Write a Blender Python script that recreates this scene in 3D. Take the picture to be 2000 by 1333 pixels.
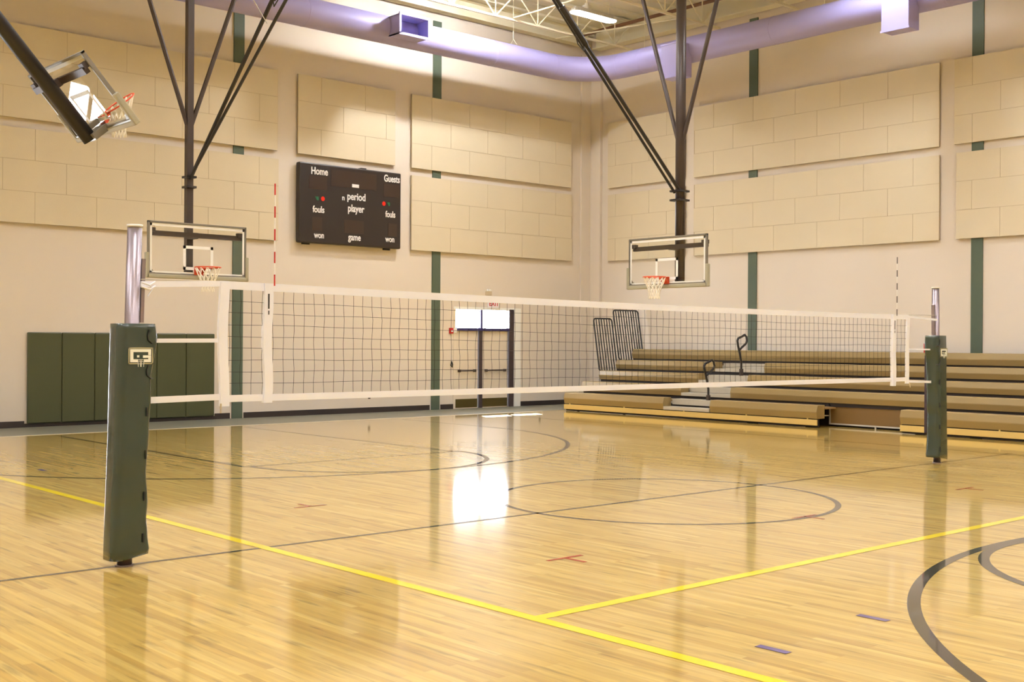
import bpy, math, random
from mathutils import Vector, Matrix
random.seed(7)
PI = math.pi
sc = bpy.context.scene
for o in list(bpy.data.objects): bpy.data.objects.remove(o)
COL = sc.collection

# ---------------------------------------------------------------- camera
YAW, ROLL, EYE = .728847, .0060258, 1.80
fwd = Vector((math.sin(YAW), math.cos(YAW), 0)); r0 = Vector((math.cos(YAW), -math.sin(YAW), 0)); u0 = Vector((0, 0, 1))
rt = r0*math.cos(ROLL) + u0*math.sin(ROLL); up = -r0*math.sin(ROLL) + u0*math.cos(ROLL)
cd = bpy.data.cameras.new('camera'); cam = bpy.data.objects.new('camera', cd); COL.objects.link(cam)
cd.sensor_width = 36; cd.lens = 36*2312.93/2000; cd.clip_end = 200
cam.matrix_world = Matrix(((rt.x, up.x, -fwd.x, 0), (rt.y, up.y, -fwd.y, 0), (rt.z, up.z, -fwd.z, EYE), (0, 0, 0, 1)))
sc.camera = cam
# ---------------------------------------------------------------- world, sun, exposure
w = bpy.data.worlds.new('daylight'); sc.world = w; w.use_nodes = True
bg = w.node_tree.nodes['Background']; bg.inputs[0].default_value = (.86, .92, 1, 1); bg.inputs[1].default_value = 30
sd = bpy.data.lights.new('sun', 'SUN'); sd.energy = 110; sd.angle = .009; sd.color = (1, .97, .92)
sun = bpy.data.objects.new('sun', sd); COL.objects.link(sun)
sun.rotation_euler = Vector((-1.52, -3.0, -2.42)).to_track_quat('-Z', 'Y').to_euler(); sun.location = (24, 34, 12)
for nm, px_, pz, sx_, sz_ in (('transom_daylight', 20.63, 2.385, 1.92, .50), ('glazed_door_daylight', 4.17, 1.04, 1.04, 1.94)):   # sky portals in the two openings
    pl = bpy.data.lights.new(nm, 'AREA'); pl.shape = 'RECTANGLE'; pl.size = sx_; pl.size_y = sz_; pl.cycles.is_portal = True
    po_ = bpy.data.objects.new(nm, pl); COL.objects.link(po_); po_.location = (px_, 24.30+.10, pz); po_.rotation_euler = (-math.pi/2, 0, 0)
sc.view_settings.view_transform = 'Standard'; sc.view_settings.look = 'None'
sc.view_settings.gamma = 1; sc.view_settings.use_curve_mapping = False
sc.view_settings.exposure = 0.84
sc.cycles.sample_clamp_indirect = 10; sc.cycles.caustics_reflective = False; sc.cycles.caustics_refractive = False; sc.cycles.blur_glossy = 1.0
LAMP = 78          # emission of the high-bay lenses
# ---------------------------------------------------------------- materials
def lin(c):
    return tuple(((v/255)/12.92 if v/255 <= .04045 else ((v/255+.055)/1.055)**2.4) for v in c)
def mat(name, rgb, rough=.5, metal=0, noise=0, nscale=8, bump=0, bscale=40, coat=0, spec=.5, stretch=None):
    m = bpy.data.materials.new(name); m.use_nodes = True; nt = m.node_tree; b = nt.nodes['Principled BSDF']
    c = lin(rgb); b.inputs['Base Color'].default_value = (*c, 1); b.inputs['Roughness'].default_value = rough
    b.inputs['Metallic'].default_value = metal; b.inputs['Specular IOR Level'].default_value = spec
    b.inputs['Coat Weight'].default_value = coat; b.inputs['Coat Roughness'].default_value = .08
    tc = nt.nodes.new('ShaderNodeTexCoord'); mp = nt.nodes.new('ShaderNodeMapping'); nt.links.new(tc.outputs['Object'], mp.inputs[0])
    if stretch: mp.inputs['Scale'].default_value = stretch
    n = nt.nodes.new('ShaderNodeTexNoise'); n.inputs['Scale'].default_value = nscale; n.inputs['Detail'].default_value = 4
    nt.links.new(mp.outputs[0], n.inputs['Vector'])
    r = nt.nodes.new('ShaderNodeMapRange'); r.inputs[3].default_value = 1-max(noise, .01); r.inputs[4].default_value = 1+max(noise, .01)
    nt.links.new(n.outputs['Fac'], r.inputs[0])
    mx = nt.nodes.new('ShaderNodeVectorMath'); mx.operation = 'MULTIPLY'; mx.inputs[0].default_value = c
    nt.links.new(r.outputs[0], mx.inputs[1]); nt.links.new(mx.outputs[0], b.inputs['Base Color'])
    if bump:
        n2 = nt.nodes.new('ShaderNodeTexNoise'); n2.inputs['Scale'].default_value = bscale; nt.links.new(mp.outputs[0], n2.inputs['Vector'])
        bp = nt.nodes.new('ShaderNodeBump'); bp.inputs['Strength'].default_value = bump; bp.inputs['Distance'].default_value = .02
        nt.links.new(n2.outputs['Fac'], bp.inputs['Height']); nt.links.new(bp.outputs[0], b.inputs['Normal'])
    return m
def emis(name, rgb, s):
    m = bpy.data.materials.new(name); m.use_nodes = True; nt = m.node_tree; nt.nodes.clear()
    e = nt.nodes.new('ShaderNodeEmission'); e.inputs[0].default_value = (*rgb, 1); e.inputs[1].default_value = s
    o = nt.nodes.new('ShaderNodeOutputMaterial'); nt.links.new(e.outputs[0], o.inputs[0]); return m
def glassmat(name, tint=(.93, .96, .93), f0=.07):
    m = bpy.data.materials.new(name); m.use_nodes = True; nt = m.node_tree; nt.nodes.clear(); L = nt.links.new
    t = nt.nodes.new('ShaderNodeBsdfTransparent'); t.inputs[0].default_value = (*tint, 1)
    g = nt.nodes.new('ShaderNodeBsdfGlossy'); g.inputs['Roughness'].default_value = .01
    f = nt.nodes.new('ShaderNodeLayerWeight'); f.inputs[0].default_value = .5
    p = nt.nodes.new('ShaderNodeMath'); p.operation = 'POWER'; p.inputs[1].default_value = 5; L(f.outputs['Facing'], p.inputs[0])
    q = nt.nodes.new('ShaderNodeMath'); q.operation = 'MULTIPLY_ADD'; q.inputs[1].default_value = 1-f0; q.inputs[2].default_value = f0; L(p.outputs[0], q.inputs[0])
    mx = nt.nodes.new('ShaderNodeMixShader'); o = nt.nodes.new('ShaderNodeOutputMaterial')
    L(q.outputs[0], mx.inputs[0]); L(t.outputs[0], mx.inputs[1]); L(g.outputs[0], mx.inputs[2]); L(mx.outputs[0], o.inputs[0])
    return m
def woodfloor():
    m = bpy.data.materials.new('maple_floor'); m.use_nodes = True; nt = m.node_tree; b = nt.nodes['Principled BSDF']; L = nt.links.new
    tc = nt.nodes.new('ShaderNodeTexCoord'); mp = nt.nodes.new('ShaderNodeMapping'); mp.inputs['Rotation'].default_value = (0, 0, PI/2)
    L(tc.outputs['Object'], mp.inputs[0])
    br = nt.nodes.new('ShaderNodeTexBrick'); br.inputs['Scale'].default_value = 1; br.inputs['Brick Width'].default_value = .95; br.inputs['Row Height'].default_value = .057
    br.inputs['Mortar Size'].default_value = .0012; br.inputs['Mortar Smooth'].default_value = .3; br.inputs['Bias'].default_value = 0; br.offset = .37; br.offset_frequency = 3
    br.inputs['Color1'].default_value = (0, 0, 0, 1); br.inputs['Color2'].default_value = (1, 1, 1, 1); br.inputs['Mortar'].default_value = (.5, .5, .5, 1)
    L(mp.outputs[0], br.inputs[0])
    cr = nt.nodes.new('ShaderNodeValToRGB'); e = cr.color_ramp.elements
    e[0].position = 0; e[0].color = (*lin((186, 148, 68)), 1); e[1].position = 1; e[1].color = (*lin((217, 185, 104)), 1)
    x = cr.color_ramp.elements.new(.22); x.color = (*lin((201, 165, 80)), 1); x = cr.color_ramp.elements.new(.75); x.color = (*lin((209, 175, 91)), 1)
    L(br.outputs['Color'], cr.inputs[0])
    mp2 = nt.nodes.new('ShaderNodeMapping'); mp2.inputs['Scale'].default_value = (16, .55, 1); L(tc.outputs['Object'], mp2.inputs[0])
    n = nt.nodes.new('ShaderNodeTexNoise'); n.inputs['Scale'].default_value = 1.6; n.inputs['Detail'].default_value = 5; n.inputs['Roughness'].default_value = .6; L(mp2.outputs[0], n.inputs['Vector'])
    r = nt.nodes.new('ShaderNodeMapRange'); r.inputs[1].default_value = .3; r.inputs[2].default_value = .7; r.inputs[3].default_value = .80; r.inputs[4].default_value = 1.14; L(n.outputs['Fac'], r.inputs[0])
    mp3 = nt.nodes.new('ShaderNodeMapping'); mp3.inputs['Scale'].default_value = (9, .8, 1); L(tc.outputs['Object'], mp3.inputs[0])
    n3 = nt.nodes.new('ShaderNodeTexNoise'); n3.inputs['Scale'].default_value = 2.2; n3.inputs['Detail'].default_value = 6; L(mp3.outputs[0], n3.inputs['Vector'])
    r3 = nt.nodes.new('ShaderNodeMapRange'); r3.inputs[1].default_value = .57; r3.inputs[2].default_value = .68; r3.inputs[3].default_value = 1; r3.inputs[4].default_value = .66; L(n3.outputs['Fac'], r3.inputs[0])
    mu = nt.nodes.new('ShaderNodeMath'); mu.operation = 'MULTIPLY'; L(r.outputs[0], mu.inputs[0]); L(r3.outputs[0], mu.inputs[1])
    vm = nt.nodes.new('ShaderNodeVectorMath'); vm.operation = 'MULTIPLY'; L(cr.outputs[0], vm.inputs[0]); L(mu.outputs[0], vm.inputs[1])
    L(vm.outputs[0], b.inputs['Base Color'])
    b.inputs['Roughness'].default_value = .38; b.inputs['Specular IOR Level'].default_value = .2
    b.inputs['Coat Weight'].default_value = 1; b.inputs['Coat Roughness'].default_value = .07; b.inputs['Coat IOR'].default_value = 1.62
    n4 = nt.nodes.new('ShaderNodeTexNoise'); n4.inputs['Scale'].default_value = 1; L(mp3.outputs[0], n4.inputs['Vector'])
    bp = nt.nodes.new('ShaderNodeBump'); bp.inputs['Strength'].default_value = .06; bp.inputs['Distance'].default_value = .004; L(n4.outputs['Fac'], bp.inputs['Height']); L(bp.outputs[0], b.inputs['Coat Normal'])
    return m
def paintline(name, rgb):
    m = mat(name, rgb, .6, noise=.06, nscale=3, spec=.15); b = m.node_tree.nodes['Principled BSDF']
    b.inputs['Coat Weight'].default_value = 1; b.inputs['Coat Roughness'].default_value = .055; return m
M = dict(
    floor=woodfloor(),
    line_dark=paintline('court_line_dark', (34, 26, 14)), line_yellow=paintline('court_line_yellow', (246, 218, 26)),
    line_red=paintline('tape_red', (176, 48, 20)), line_blue=paintline('tape_blue', (92, 78, 140)),
    grey_floor=mat('grey_rubber_floor', (118, 116, 100), .45, noise=.08, nscale=3), cream_strip=mat('cream_strip', (235, 222, 190), .4),
    wall=mat('painted_wall', (224, 213, 199), .72, noise=.02, nscale=.6, bump=.04, bscale=6),
    panel=mat('acoustic_panel', (219, 206, 179), .9, noise=.03, nscale=1.3, bump=.1, bscale=60), panel_back=mat('panel_seam', (192, 174, 144), .9),
    stripe=mat('green_trim', (84, 98, 82), .5, noise=.04), cove=mat('dark_cove', (52, 44, 42), .5),
    padgreen=mat('green_vinyl_wall_pad', (74, 78, 50), .42, noise=.06, nscale=2, bump=.05, bscale=3),
    postpad=mat('green_vinyl_post_pad', (48, 64, 54), .26, noise=.05, nscale=4, bump=.35, bscale=6, coat=.6),
    black=mat('black_metal', (34, 30, 30), .4), darkbrown=mat('brown_metal', (74, 62, 56), .42, metal=.3), mast=mat('mast_metal', (70, 58, 52), .4, metal=.15),
    steel=mat('brushed_steel', (158, 146, 150), .34, metal=.85, noise=.04), alum=mat('aluminium', (196, 194, 188), .45, metal=.35),
    frame=mat('backboard_steel', (128, 122, 110), .4, metal=.3), white=mat('white_paint', (244, 242, 236), .5), edgepad=mat('grey_edge_pad', (168, 162, 138), .6, bump=.1),
    orange=mat('rim_orange', (214, 76, 32), .4), cord=mat('white_cord', (244, 236, 220), .8), netblack=mat('black_net', (40, 36, 34), .8),
    tape=mat('white_net_tape', (244, 245, 255), .7, noise=.02), red=mat('red_plastic', (200, 32, 26), .4), redwhite=mat('rod_white', (246, 240, 232), .4),
    duct=mat('lavender_duct', (172, 166, 222), .45, metal=.1, noise=.03, nscale=2, bump=.03), duct_in=mat('duct_inside', (150, 140, 180), .6),
    joist=mat('joist_white', (240, 232, 204), .6), deck=mat('roof_deck', (242, 238, 218), .7, noise=.04, nscale=1), brown_edge=mat('brown_steel', (120, 84, 58), .6),
    bench=mat('bleacher_seat', (148, 126, 80), .42, noise=.05, nscale=1.5, bump=.03), skirt=mat('bleacher_skirt', (212, 184, 112), .4, noise=.05, nscale=2),
    tread=mat('bleacher_deck', (150, 122, 78), .6), step=mat('aisle_step', (184, 176, 160), .45, noise=.06), brown=mat('brown_panel', (122, 94, 52), .5), bdark=mat('bleacher_void', (40, 32, 30), .7),  # bdark: near-black tone standing in for shade in the bleacher gaps
    sb=mat('scoreboard_black', (46, 38, 34), .42), sbin=mat('scoreboard_window', (60, 46, 38), .3), ledr=emis('led_red', (.85, .04, .02), .6), ledg=mat('led_green', (30, 110, 70), .4),
    lettering=mat('white_lettering', (240, 238, 236), .5),
    leaf=mat('door_leaf', (226, 214, 196), .5), dframe=mat('door_frame_dark', (66, 54, 56), .5), dblue=mat('transom_bar', (48, 40, 96), .5), kick=mat('brass_kick_plate', (96, 84, 44), .4, metal=.4),
    glass=glassmat('backboard_glass', (.975, .98, .95), .05), pane=glassmat('window_glass', (.98, .985, 1), .04),
    exitbox=mat('exit_sign_body', (240, 236, 236), .5), exitred=mat('exit_letters', (200, 30, 50), .5), beige=mat('beige_plastic', (206, 190, 160), .5),
    rope=mat('steel_cable', (190, 184, 168), .5), logo=mat('pad_logo_white', (246, 247, 236), .5), logob=mat('pad_logo_border', (176, 172, 138), .5), house=mat('lamp_housing', (214, 208, 196), .5, metal=.2),
    darkstrap=mat('dark_strap', (26, 28, 24), .6), purplepad=mat('crank_purple', (64, 52, 66), .4), bench_cap=mat('seat_end_cap', (160, 132, 84), .5),
)
M['lens'] = emis('lamp_lens', (.93, .96, 1.03), LAMP); M['lens_hot'] = emis('lamp_lens_bright', (.98, .98, 1), LAMP*5); M['lens_dim'] = emis('lamp_lens_dim', (1, .98, .95), LAMP*.2)
# ---------------------------------------------------------------- mesh helpers
class MB:
    def __init__(s): s.v = []; s.f = []; s.m = []; s.sm = []; s.mi = 0; s.smooth = False
    def add(s, vs, fs):
        o = len(s.v); s.v += [tuple(v) for v in vs]
        for f in fs: s.f.append([o+i for i in f]); s.m.append(s.mi); s.sm.append(s.smooth)
        return s
    def box(s, x0, x1, y0, y1, z0, z1):
        return s.add([(x0, y0, z0), (x1, y0, z0), (x1, y1, z0), (x0, y1, z0), (x0, y0, z1), (x1, y0, z1), (x1, y1, z1), (x0, y1, z1)],
                     [(0, 3, 2, 1), (4, 5, 6, 7), (0, 1, 5, 4), (1, 2, 6, 5), (2, 3, 7, 6), (3, 0, 4, 7)])
    def prism(s, pts, a, b):      # closed outline pts (2D) swept from frame a to b ; a,b functions p->3D
        n = len(pts); vs = [a(p) for p in pts]+[b(p) for p in pts]
        return s.add(vs, [tuple(range(n))[::-1], tuple(range(n, 2*n))]+[(i, (i+1) % n, n+(i+1) % n, n+i) for i in range(n)])
    def tube(s, pts, r, n=10, cap=True, rr=None):
        pts = [Vector(p) for p in pts]; vs = []; u = None
        for i, p in enumerate(pts):
            if i == 0: t = pts[1]-p
            elif i == len(pts)-1: t = p-pts[i-1]
            else: t = (pts[i+1]-p).normalized()+(p-pts[i-1]).normalized()
            t.normalize()
            if u is None:
                u = t.orthogonal().normalized()
                if n == 4: u = (Vector((0, 0, 1)) if abs(t.z) < .9 else Vector((1, 0, 0))); u = (u-t*u.dot(t)).normalized(); u = (u+t.cross(u)).normalized()
            else: u = (u-t*u.dot(t)).normalized()
            b = t.cross(u); R = rr[i] if rr else r
            for k in range(n):
                a = 2*PI*k/n; vs.append(p+(u*math.cos(a)+b*math.sin(a))*R)
        fs = []
        for i in range(len(pts)-1):
            for k in range(n): fs.append((i*n+k, i*n+(k+1) % n, (i+1)*n+(k+1) % n, (i+1)*n+k))
        if cap: fs += [tuple(range(n))[::-1], tuple(range((len(pts)-1)*n, len(pts)*n))]
        return s.add(vs, fs)
    def ring(s, c, R, r, nr=32, n=8, ax=(0, 0, 1)):
        ax = Vector(ax); a = ax.orthogonal().normalized(); b = ax.cross(a); c = Vector(c); vs = []; fs = []
        for i in range(nr):
            t = 2*PI*i/nr; d = a*math.cos(t)+b*math.sin(t)
            for k in range(n):
                q = 2*PI*k/n; vs.append(c+d*(R+r*math.cos(q))+ax*r*math.sin(q))
        for i in range(nr):
            for k in range(n): fs.append((i*n+k, ((i+1) % nr)*n+k, ((i+1) % nr)*n+(k+1) % n, i*n+(k+1) % n))
        return s.add(vs, fs)
    def build(s, name, mats, parent=None, bevel=0):
        me = bpy.data.meshes.new(name); me.from_pydata(s.v, [], s.f)
        for m in (mats if isinstance(mats, (list, tuple)) else [mats]): me.materials.append(m)
        for i, p in enumerate(me.polygons): p.material_index = s.m[i]; p.use_smooth = s.sm[i]
        me.update(); o = bpy.data.objects.new(name, me); COL.objects.link(o)
        if parent: o.parent = parent
        if bevel:
            bv = o.modifiers.new('bevel', 'BEVEL'); bv.width = bevel; bv.segments = 2; bv.limit_method = 'ANGLE'
        return o
def each(name, m, parent, *shapes):
    for f in shapes:
        b = MB(); f(b); b.build(name, m, parent)
def tag(o, label=None, cat=None, group=None, kind=None):
    if label: o['label'] = label
    if cat: o['category'] = cat
    if group: o['group'] = group
    if kind: o['kind'] = kind
    return o
def thing(name, label, cat, loc=(0, 0, 0), group=None, rotz=0):
    o = bpy.data.objects.new(name, None); COL.objects.link(o); o.location = loc; o.rotation_euler = (0, 0, rotz); o.empty_display_size = .2
    return tag(o, label, cat, group)
def box(name, m, dims, parent=None, bevel=0): return MB().box(*dims).build(name, m, parent, bevel)
def rect_outline(w, d, r, seg=4, r3=None):
    pts = []
    for sx, sy, a0 in ((1, 1, 0), (-1, 1, PI/2), (-1, -1, PI), (1, -1, 3*PI/2)):
        if sx < 0 and sy < 0 and r3: r, r_keep = r3, r
        elif r3 and sx > 0 and sy < 0: r = r_keep
        cx, cy = sx*(w-r), sy*(d-r)
        for k in range(seg+1): a = a0+PI/2*k/seg; pts.append((cx+r*math.cos(a), cy+r*math.sin(a)))
    return pts
def text(name, body, size, m, parent, mw, ext=.003):
    cu = bpy.data.curves.new(name+'_curve', 'FONT'); cu.body = body; cu.size = size; cu.extrude = ext; cu.align_x = 'CENTER'; cu.align_y = 'CENTER'; cu.offset = size*.02
    t = bpy.data.objects.new('tmp_text', cu); COL.objects.link(t); dg = bpy.context.evaluated_depsgraph_get(); dg.update()
    me = bpy.data.meshes.new_from_object(t.evaluated_get(dg)); bpy.data.objects.remove(t); bpy.data.curves.remove(cu)
    me.transform(mw); me.materials.clear(); me.materials.append(m)
    o = bpy.data.objects.new(name, me); COL.objects.link(o); o.parent = parent; return o
# ================================================================ SETTING
XR, YB, XL, YN, ZC = 24.78, 24.30, -4.1, -6.2, 10.75
# floor: wood slab with its painted court lines
fl = MB(); fl.box(XL, XR, YN, YB, -.2, 0)
e = .0012
def fquad(a, b, c, d, mi, z=e): fl.mi = mi; fl.add([(a[0], a[1], z), (b[0], b[1], z), (c[0], c[1], z), (d[0], d[1], z)], [(0, 1, 2, 3)])
def fstrip(x0, x1, y0, y1, mi, z=e): fquad((x0, y0), (x1, y0), (x1, y1), (x0, y1), mi, z)
def farc(cx, cy, R, wd, a0, a1, mi, n=96, z=e):
    for i in range(n):
        t0 = a0+(a1-a0)*i/n; t1 = a0+(a1-a0)*(i+1)/n
        p = [(cx+r*math.cos(t), cy+r*math.sin(t)) for r, t in ((R-wd, t0), (R, t0), (R, t1), (R-wd, t1))]; fquad(*p, mi, z)
XC, YC = 10.38, 9.05
fstrip(XL+1, 19.1, YC-.028, YC+.028, 1)                              # centre line
farc(XC, 8.98, 1.96, .065, 0, 2*PI, 1)                                # centre circle
farc(10.4, -.74, 5.80, .09, 0, PI, 1); farc(10.4, 3.05, 1.95, .09, 0, 2*PI, 1, z=.0016)      # near end
farc(10.4, 18.75, 5.76, .075, PI, 2*PI, 1); farc(10.3, 14.95, 1.94, .075, PI, 2*PI, 1, z=.0016)  # far end
fstrip(8.28, 8.35, 14.95, 21.8, 1); fstrip(12.08, 12.15, 14.95, 21.8, 1); fstrip(8.3, 12.15, 14.93, 14.98, 1, .0018)
fstrip(4.65, 4.70, 18.75, 21.8, 1); fstrip(16.1, 16.15, 18.75, 21.8, 1); fstrip(18.9, 18.95, -3, 21.2, 1)
fstrip(5.18, 5.28, -3.0, 20, 2, .0020); fstrip(5.28, 17.2, 5.57, 5.67, 2, .0020)           # yellow side and attack lines
fl.mi = 3; fl.add([(XL, 22.26, e), (XR, 22.26, e), (XR, YB, e), (XL, YB, e)], [(0, 1, 2, 3)])  # grey strip by the wall
fstrip(XL, 20.9, 22.14, 22.26, 4, .002)
floor = fl.build('floor', [M['floor'], M['line_dark'], M['line_yellow'], M['grey_floor'], M['cream_strip']]); tag(floor, kind='structure')
tag(box('ceiling', M['deck'], (XL, XR, YN, YB, ZC, ZC+.2)), kind='structure')
T = .16
D1 = (19.66, 21.74, 2.66); D2 = (3.40, 4.75, 2.45)
b = MB(); b.box(XL-T, D2[0], YB, YB+T, -.2, ZC+.2); b.box(D2[0], D2[1], YB, YB+T, D2[2], ZC+.2); b.box(D2[1], D1[0], YB, YB+T, -.2, ZC+.2)
b.box(D1[0], D1[1], YB, YB+T, D1[2], ZC+.2); b.box(D1[1], XR+T, YB, YB+T, -.2, ZC+.2); b.box(D1[0], D1[1], YB, YB+T, -.2, 0); b.box(D2[0], D2[1], YB, YB+T, -.2, 0)
tag(b.build('wall_back', M['wall']), kind='structure')
tag(box('wall_right', M['wall'], (XR, XR+T, YN-T, YB, -.2, ZC+.2)), kind='structure')
tag(box('wall_left', M['wall'], (XL-T, XL, YN-T, YB, -.2, ZC+.2)), kind='structure')
tag(box('wall_front', M['wall'], (XL, XR, YN-T, YN, -.2, ZC+.2)), kind='structure')
# green wall stripes, corner pilaster, cove base
for i, (x0, x1) in enumerate(((13.165, 13.425), (18.885, 19.15), (7.45, 7.71))):
    tag(box('trim_%d' % (i+1), M['stripe'], (x0, x1, YB-.035, YB, 0, 10.1)), kind='structure')
for i, (y0, y1) in enumerate(((18.38, 18.64), (12.39, 12.65), (6.4, 6.66))):
    tag(box('trim_%d' % (i+4), M['stripe'], (XR-.035, XR, y0, y1, 0, 10.1)), kind='structure')
tag(box('trim_7', M['wall'], (XR-.1, XR, 23.86, YB, 0, 10.1), bevel=.01), kind='structure')
tag(box('trim_8', M['wall'], (24.3, XR-.1, YB-.06, YB, 0, 10.1), bevel=.01), kind='structure')
b = MB()
for x0, x1 in ((XL, 3.38), (4.78, 7.4), (7.75, 8.55), (12.75, 13.12), (13.47, 18.84), (19.2, 19.62), (21.99, XR-.12)): b.box(x0, x1, YB-.015, YB, 0, .13)
b.box(8.55, 12.75, YB-.015, YB, 0, .075)
tag(b.build('baseboard_back', M['cove']), kind='structure')
tag(box('baseboard_right', M['cove'], (XR-.015, XR, YN, 23.84, 0, .13)), kind='structure')
# ---------------------------------------------------------------- double door with transom
d = bpy.data.objects.new('door_1', None); COL.objects.link(d); d.location = (20.7, YB, 0); tag(d, 'cream double door with dark centre post under bright transom windows', kind='structure')
def dpart(name, m, x0, x1, y0, y1, z0, z1, par=d, bevel=0):
    return box(name, m, (x0-20.7, x1-20.7, y0, y1, z0, z1), par, bevel)
dpart('frame', M['dframe'], 21.57, 21.74, -.03, .12, 0, 2.66); dpart('casing', M['white'], 21.745, 21.98, -.05, -.002, 0, 2.70)
dpart('frame', M['leaf'], 19.62, 19.69, -.02, .12, 0, 2.66); dpart('frame', M['white'], 19.62, 21.75, -.03, .02, 2.63, 2.70)
dpart('centre_post', M['dframe'], 20.50, 20.62, -.02, .1, 0, 2.10); dpart('transom_bar', M['dblue'], 19.69, 21.57, -.03, .1, 2.07, 2.14); dpart('transom_mullion', M['dblue'], 20.55, 20.62, -.02, .08, 2.14, 2.63)
for x0, x1 in ((19.69, 20.57), (20.61, 21.57)): dpart('transom_pane', M['pane'], x0, x1, .05, .056, 2.14, 2.63)
for x0, x1 in ((19.70, 20.49), (20.63, 21.56)):
    lf = dpart('door_leaf', M['leaf'], x0, x1, .03, .075, 0, 2.09)
    dpart('kick_plate', M['kick'], x0+.01, x1-.01, .024, .03, .02, .25, lf)
    pb = MB(); pb.tube([(x0+.14-20.7, -.03, 1.0), (x1-.12-20.7, -.03, 1.0)], .018, 8); pb.box(x0+.10-20.7, x0+.16-20.7, -.04, .03, .965, 1.035); pb.box(x1-.16-20.7, x1-.10-20.7, -.04, .03, .965, 1.035)
    pb.build('push_bar', M['darkbrown'], lf)
# second, glazed door further left along the same wall
d2 = bpy.data.objects.new('door_2', None); COL.objects.link(d2); d2.location = (4.075, YB, 0); tag(d2, 'bright glazed exit door far left of the green wall pads', kind='structure')
for q in ((-.675, -.61, 0, .1, 0, 2.45), (.61, .675, 0, .1, 0, 2.45), (-.61, .61, 0, .1, 2.39, 2.45), (-.61, .61, 0, .1, 0, .08), (-.61, .61, .02, .08, 1.50, 1.58)): box('frame', M['dframe'], q, d2)
box('glass_pane', M['pane'], (-.61, .61, .045, .051, .08, 1.50), d2); box('glass_pane', M['pane'], (-.61, .61, .045, .051, 1.58, 2.0), d2); box('head_panel', M['leaf'], (-.61, .61, .02, .08, 2.0, 2.39), d2); box('side_panel', M['leaf'], (-.61, -.42, .03, .08, .08, 2.0), d2)
# ---------------------------------------------------------------- ceiling beams, joists, deck ribs
b = MB()
for i in range(52):
    y = YN+.3+i*.59; b.box(XL, XR-.02, y, y+.14, ZC-.05, ZC)
tag(b.build('trim_9', M['deck']), kind='structure')
def ibeam(name, a, c, z0, z1, wd, m, label, horiz_x):
    b = MB()
    if horiz_x: b.box(a[0], c[0], a[1]-wd/2, a[1]+wd/2, z0, z0+.03); b.box(a[0], c[0], a[1]-.01, a[1]+.01, z0, z1); b.box(a[0], c[0], a[1]-wd/2, a[1]+wd/2, z1-.03, z1)
    else: b.box(a[0]-wd/2, a[0]+wd/2, a[1], c[1], z0, z0+.03); b.box(a[0]-.01, a[0]+.01, a[1], c[1], z0, z1); b.box(a[0]-wd/2, a[0]+wd/2, a[1], c[1], z1-.03, z1)
    return tag(b.build(name, m), label, 'beam')
ibeam('roof_beam', (24.58, YN), (24.58, YB-.35), 10.22, ZC, .34, M['joist'], 'cream steel roof beam running along the top of the bleacher wall', False)
ibeam('roof_beam', (XL, 24.1), (24.38, 24.1), 10.30, ZC, .26, M['joist'], 'cream steel roof beam running along the top of the scoreboard wall', True)
def joist(y, label):
    zb, zt = 9.92, 10.64; t = thing('roof_joist', label, 'roof truss', (0, y, zb), 'open web steel joists across the roof')
    for nm, z in (('bottom_chord', 0), ('top_chord', zt-zb)):
        box(nm, M['joist'], (XL+.02, 24.36, -.035, .035, z-.025, z+.025), t)
    wb = MB(); x = XL+.4; k = 0
    while x < 24.2:
        x2 = min(x+.72, 24.3); a, c2 = ((0, zt-zb) if k % 2 == 0 else (zt-zb, 0)); wb.tube([(x, 0, a), (x2, 0, c2)], .02, 6)
        if k % 2 == 1: wb.tube([(x2, 0, 0), (x2, 0, zt-zb)], .018, 6)
        x = x2; k += 1
    wb.build('web', M['joist'], t)
    box('bearing_seat', M['joist'], (XL, XL+.5, -.06, .06, zt-zb+.025, ZC-zb-.05), t); box('bearing_seat', M['joist'], (23.8, 24.36, -.06, .06, zt-zb+.025, ZC-zb-.05), t)
joist(22.35, 'white open web roof joist nearest the scoreboard wall, above the duct')
for y in (19.3, 16.9, 14.4, 12.0, 9.4, 6.8, 4.2, 1.6, -1.0, -3.6): joist(y, 'white open web roof joist over the court, in front of the one above the duct')
b = MB(); b.tube([(19.9, 17.0, 9.96), (19.9, 22.3, 9.96)], .022, 6); tag(b.build('bridging_rod', M['joist']), 'cream bridging rod tying roof joists beside the lit lamp', 'rod')
b = MB(); b.tube([(23.0, 19.35, 9.96), (23.0, 24.0, 10.30)], .022, 6); tag(b.build('bridging_rod', M['joist']), 'cream bracing rod running up to the corner of the roof', 'rod')
b = MB(); b.tube([(23.9, YN+.1, 10.52), (23.9, 23.8, 10.52)], .05, 8); tag(b.build('brown_flange_edge', M['brown_edge']), 'brown flange edge under the roof beside the bleacher wall beam, drawn as a pipe', 'pipe')  # brown underside of a beam flange, drawn as a round tube
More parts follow.
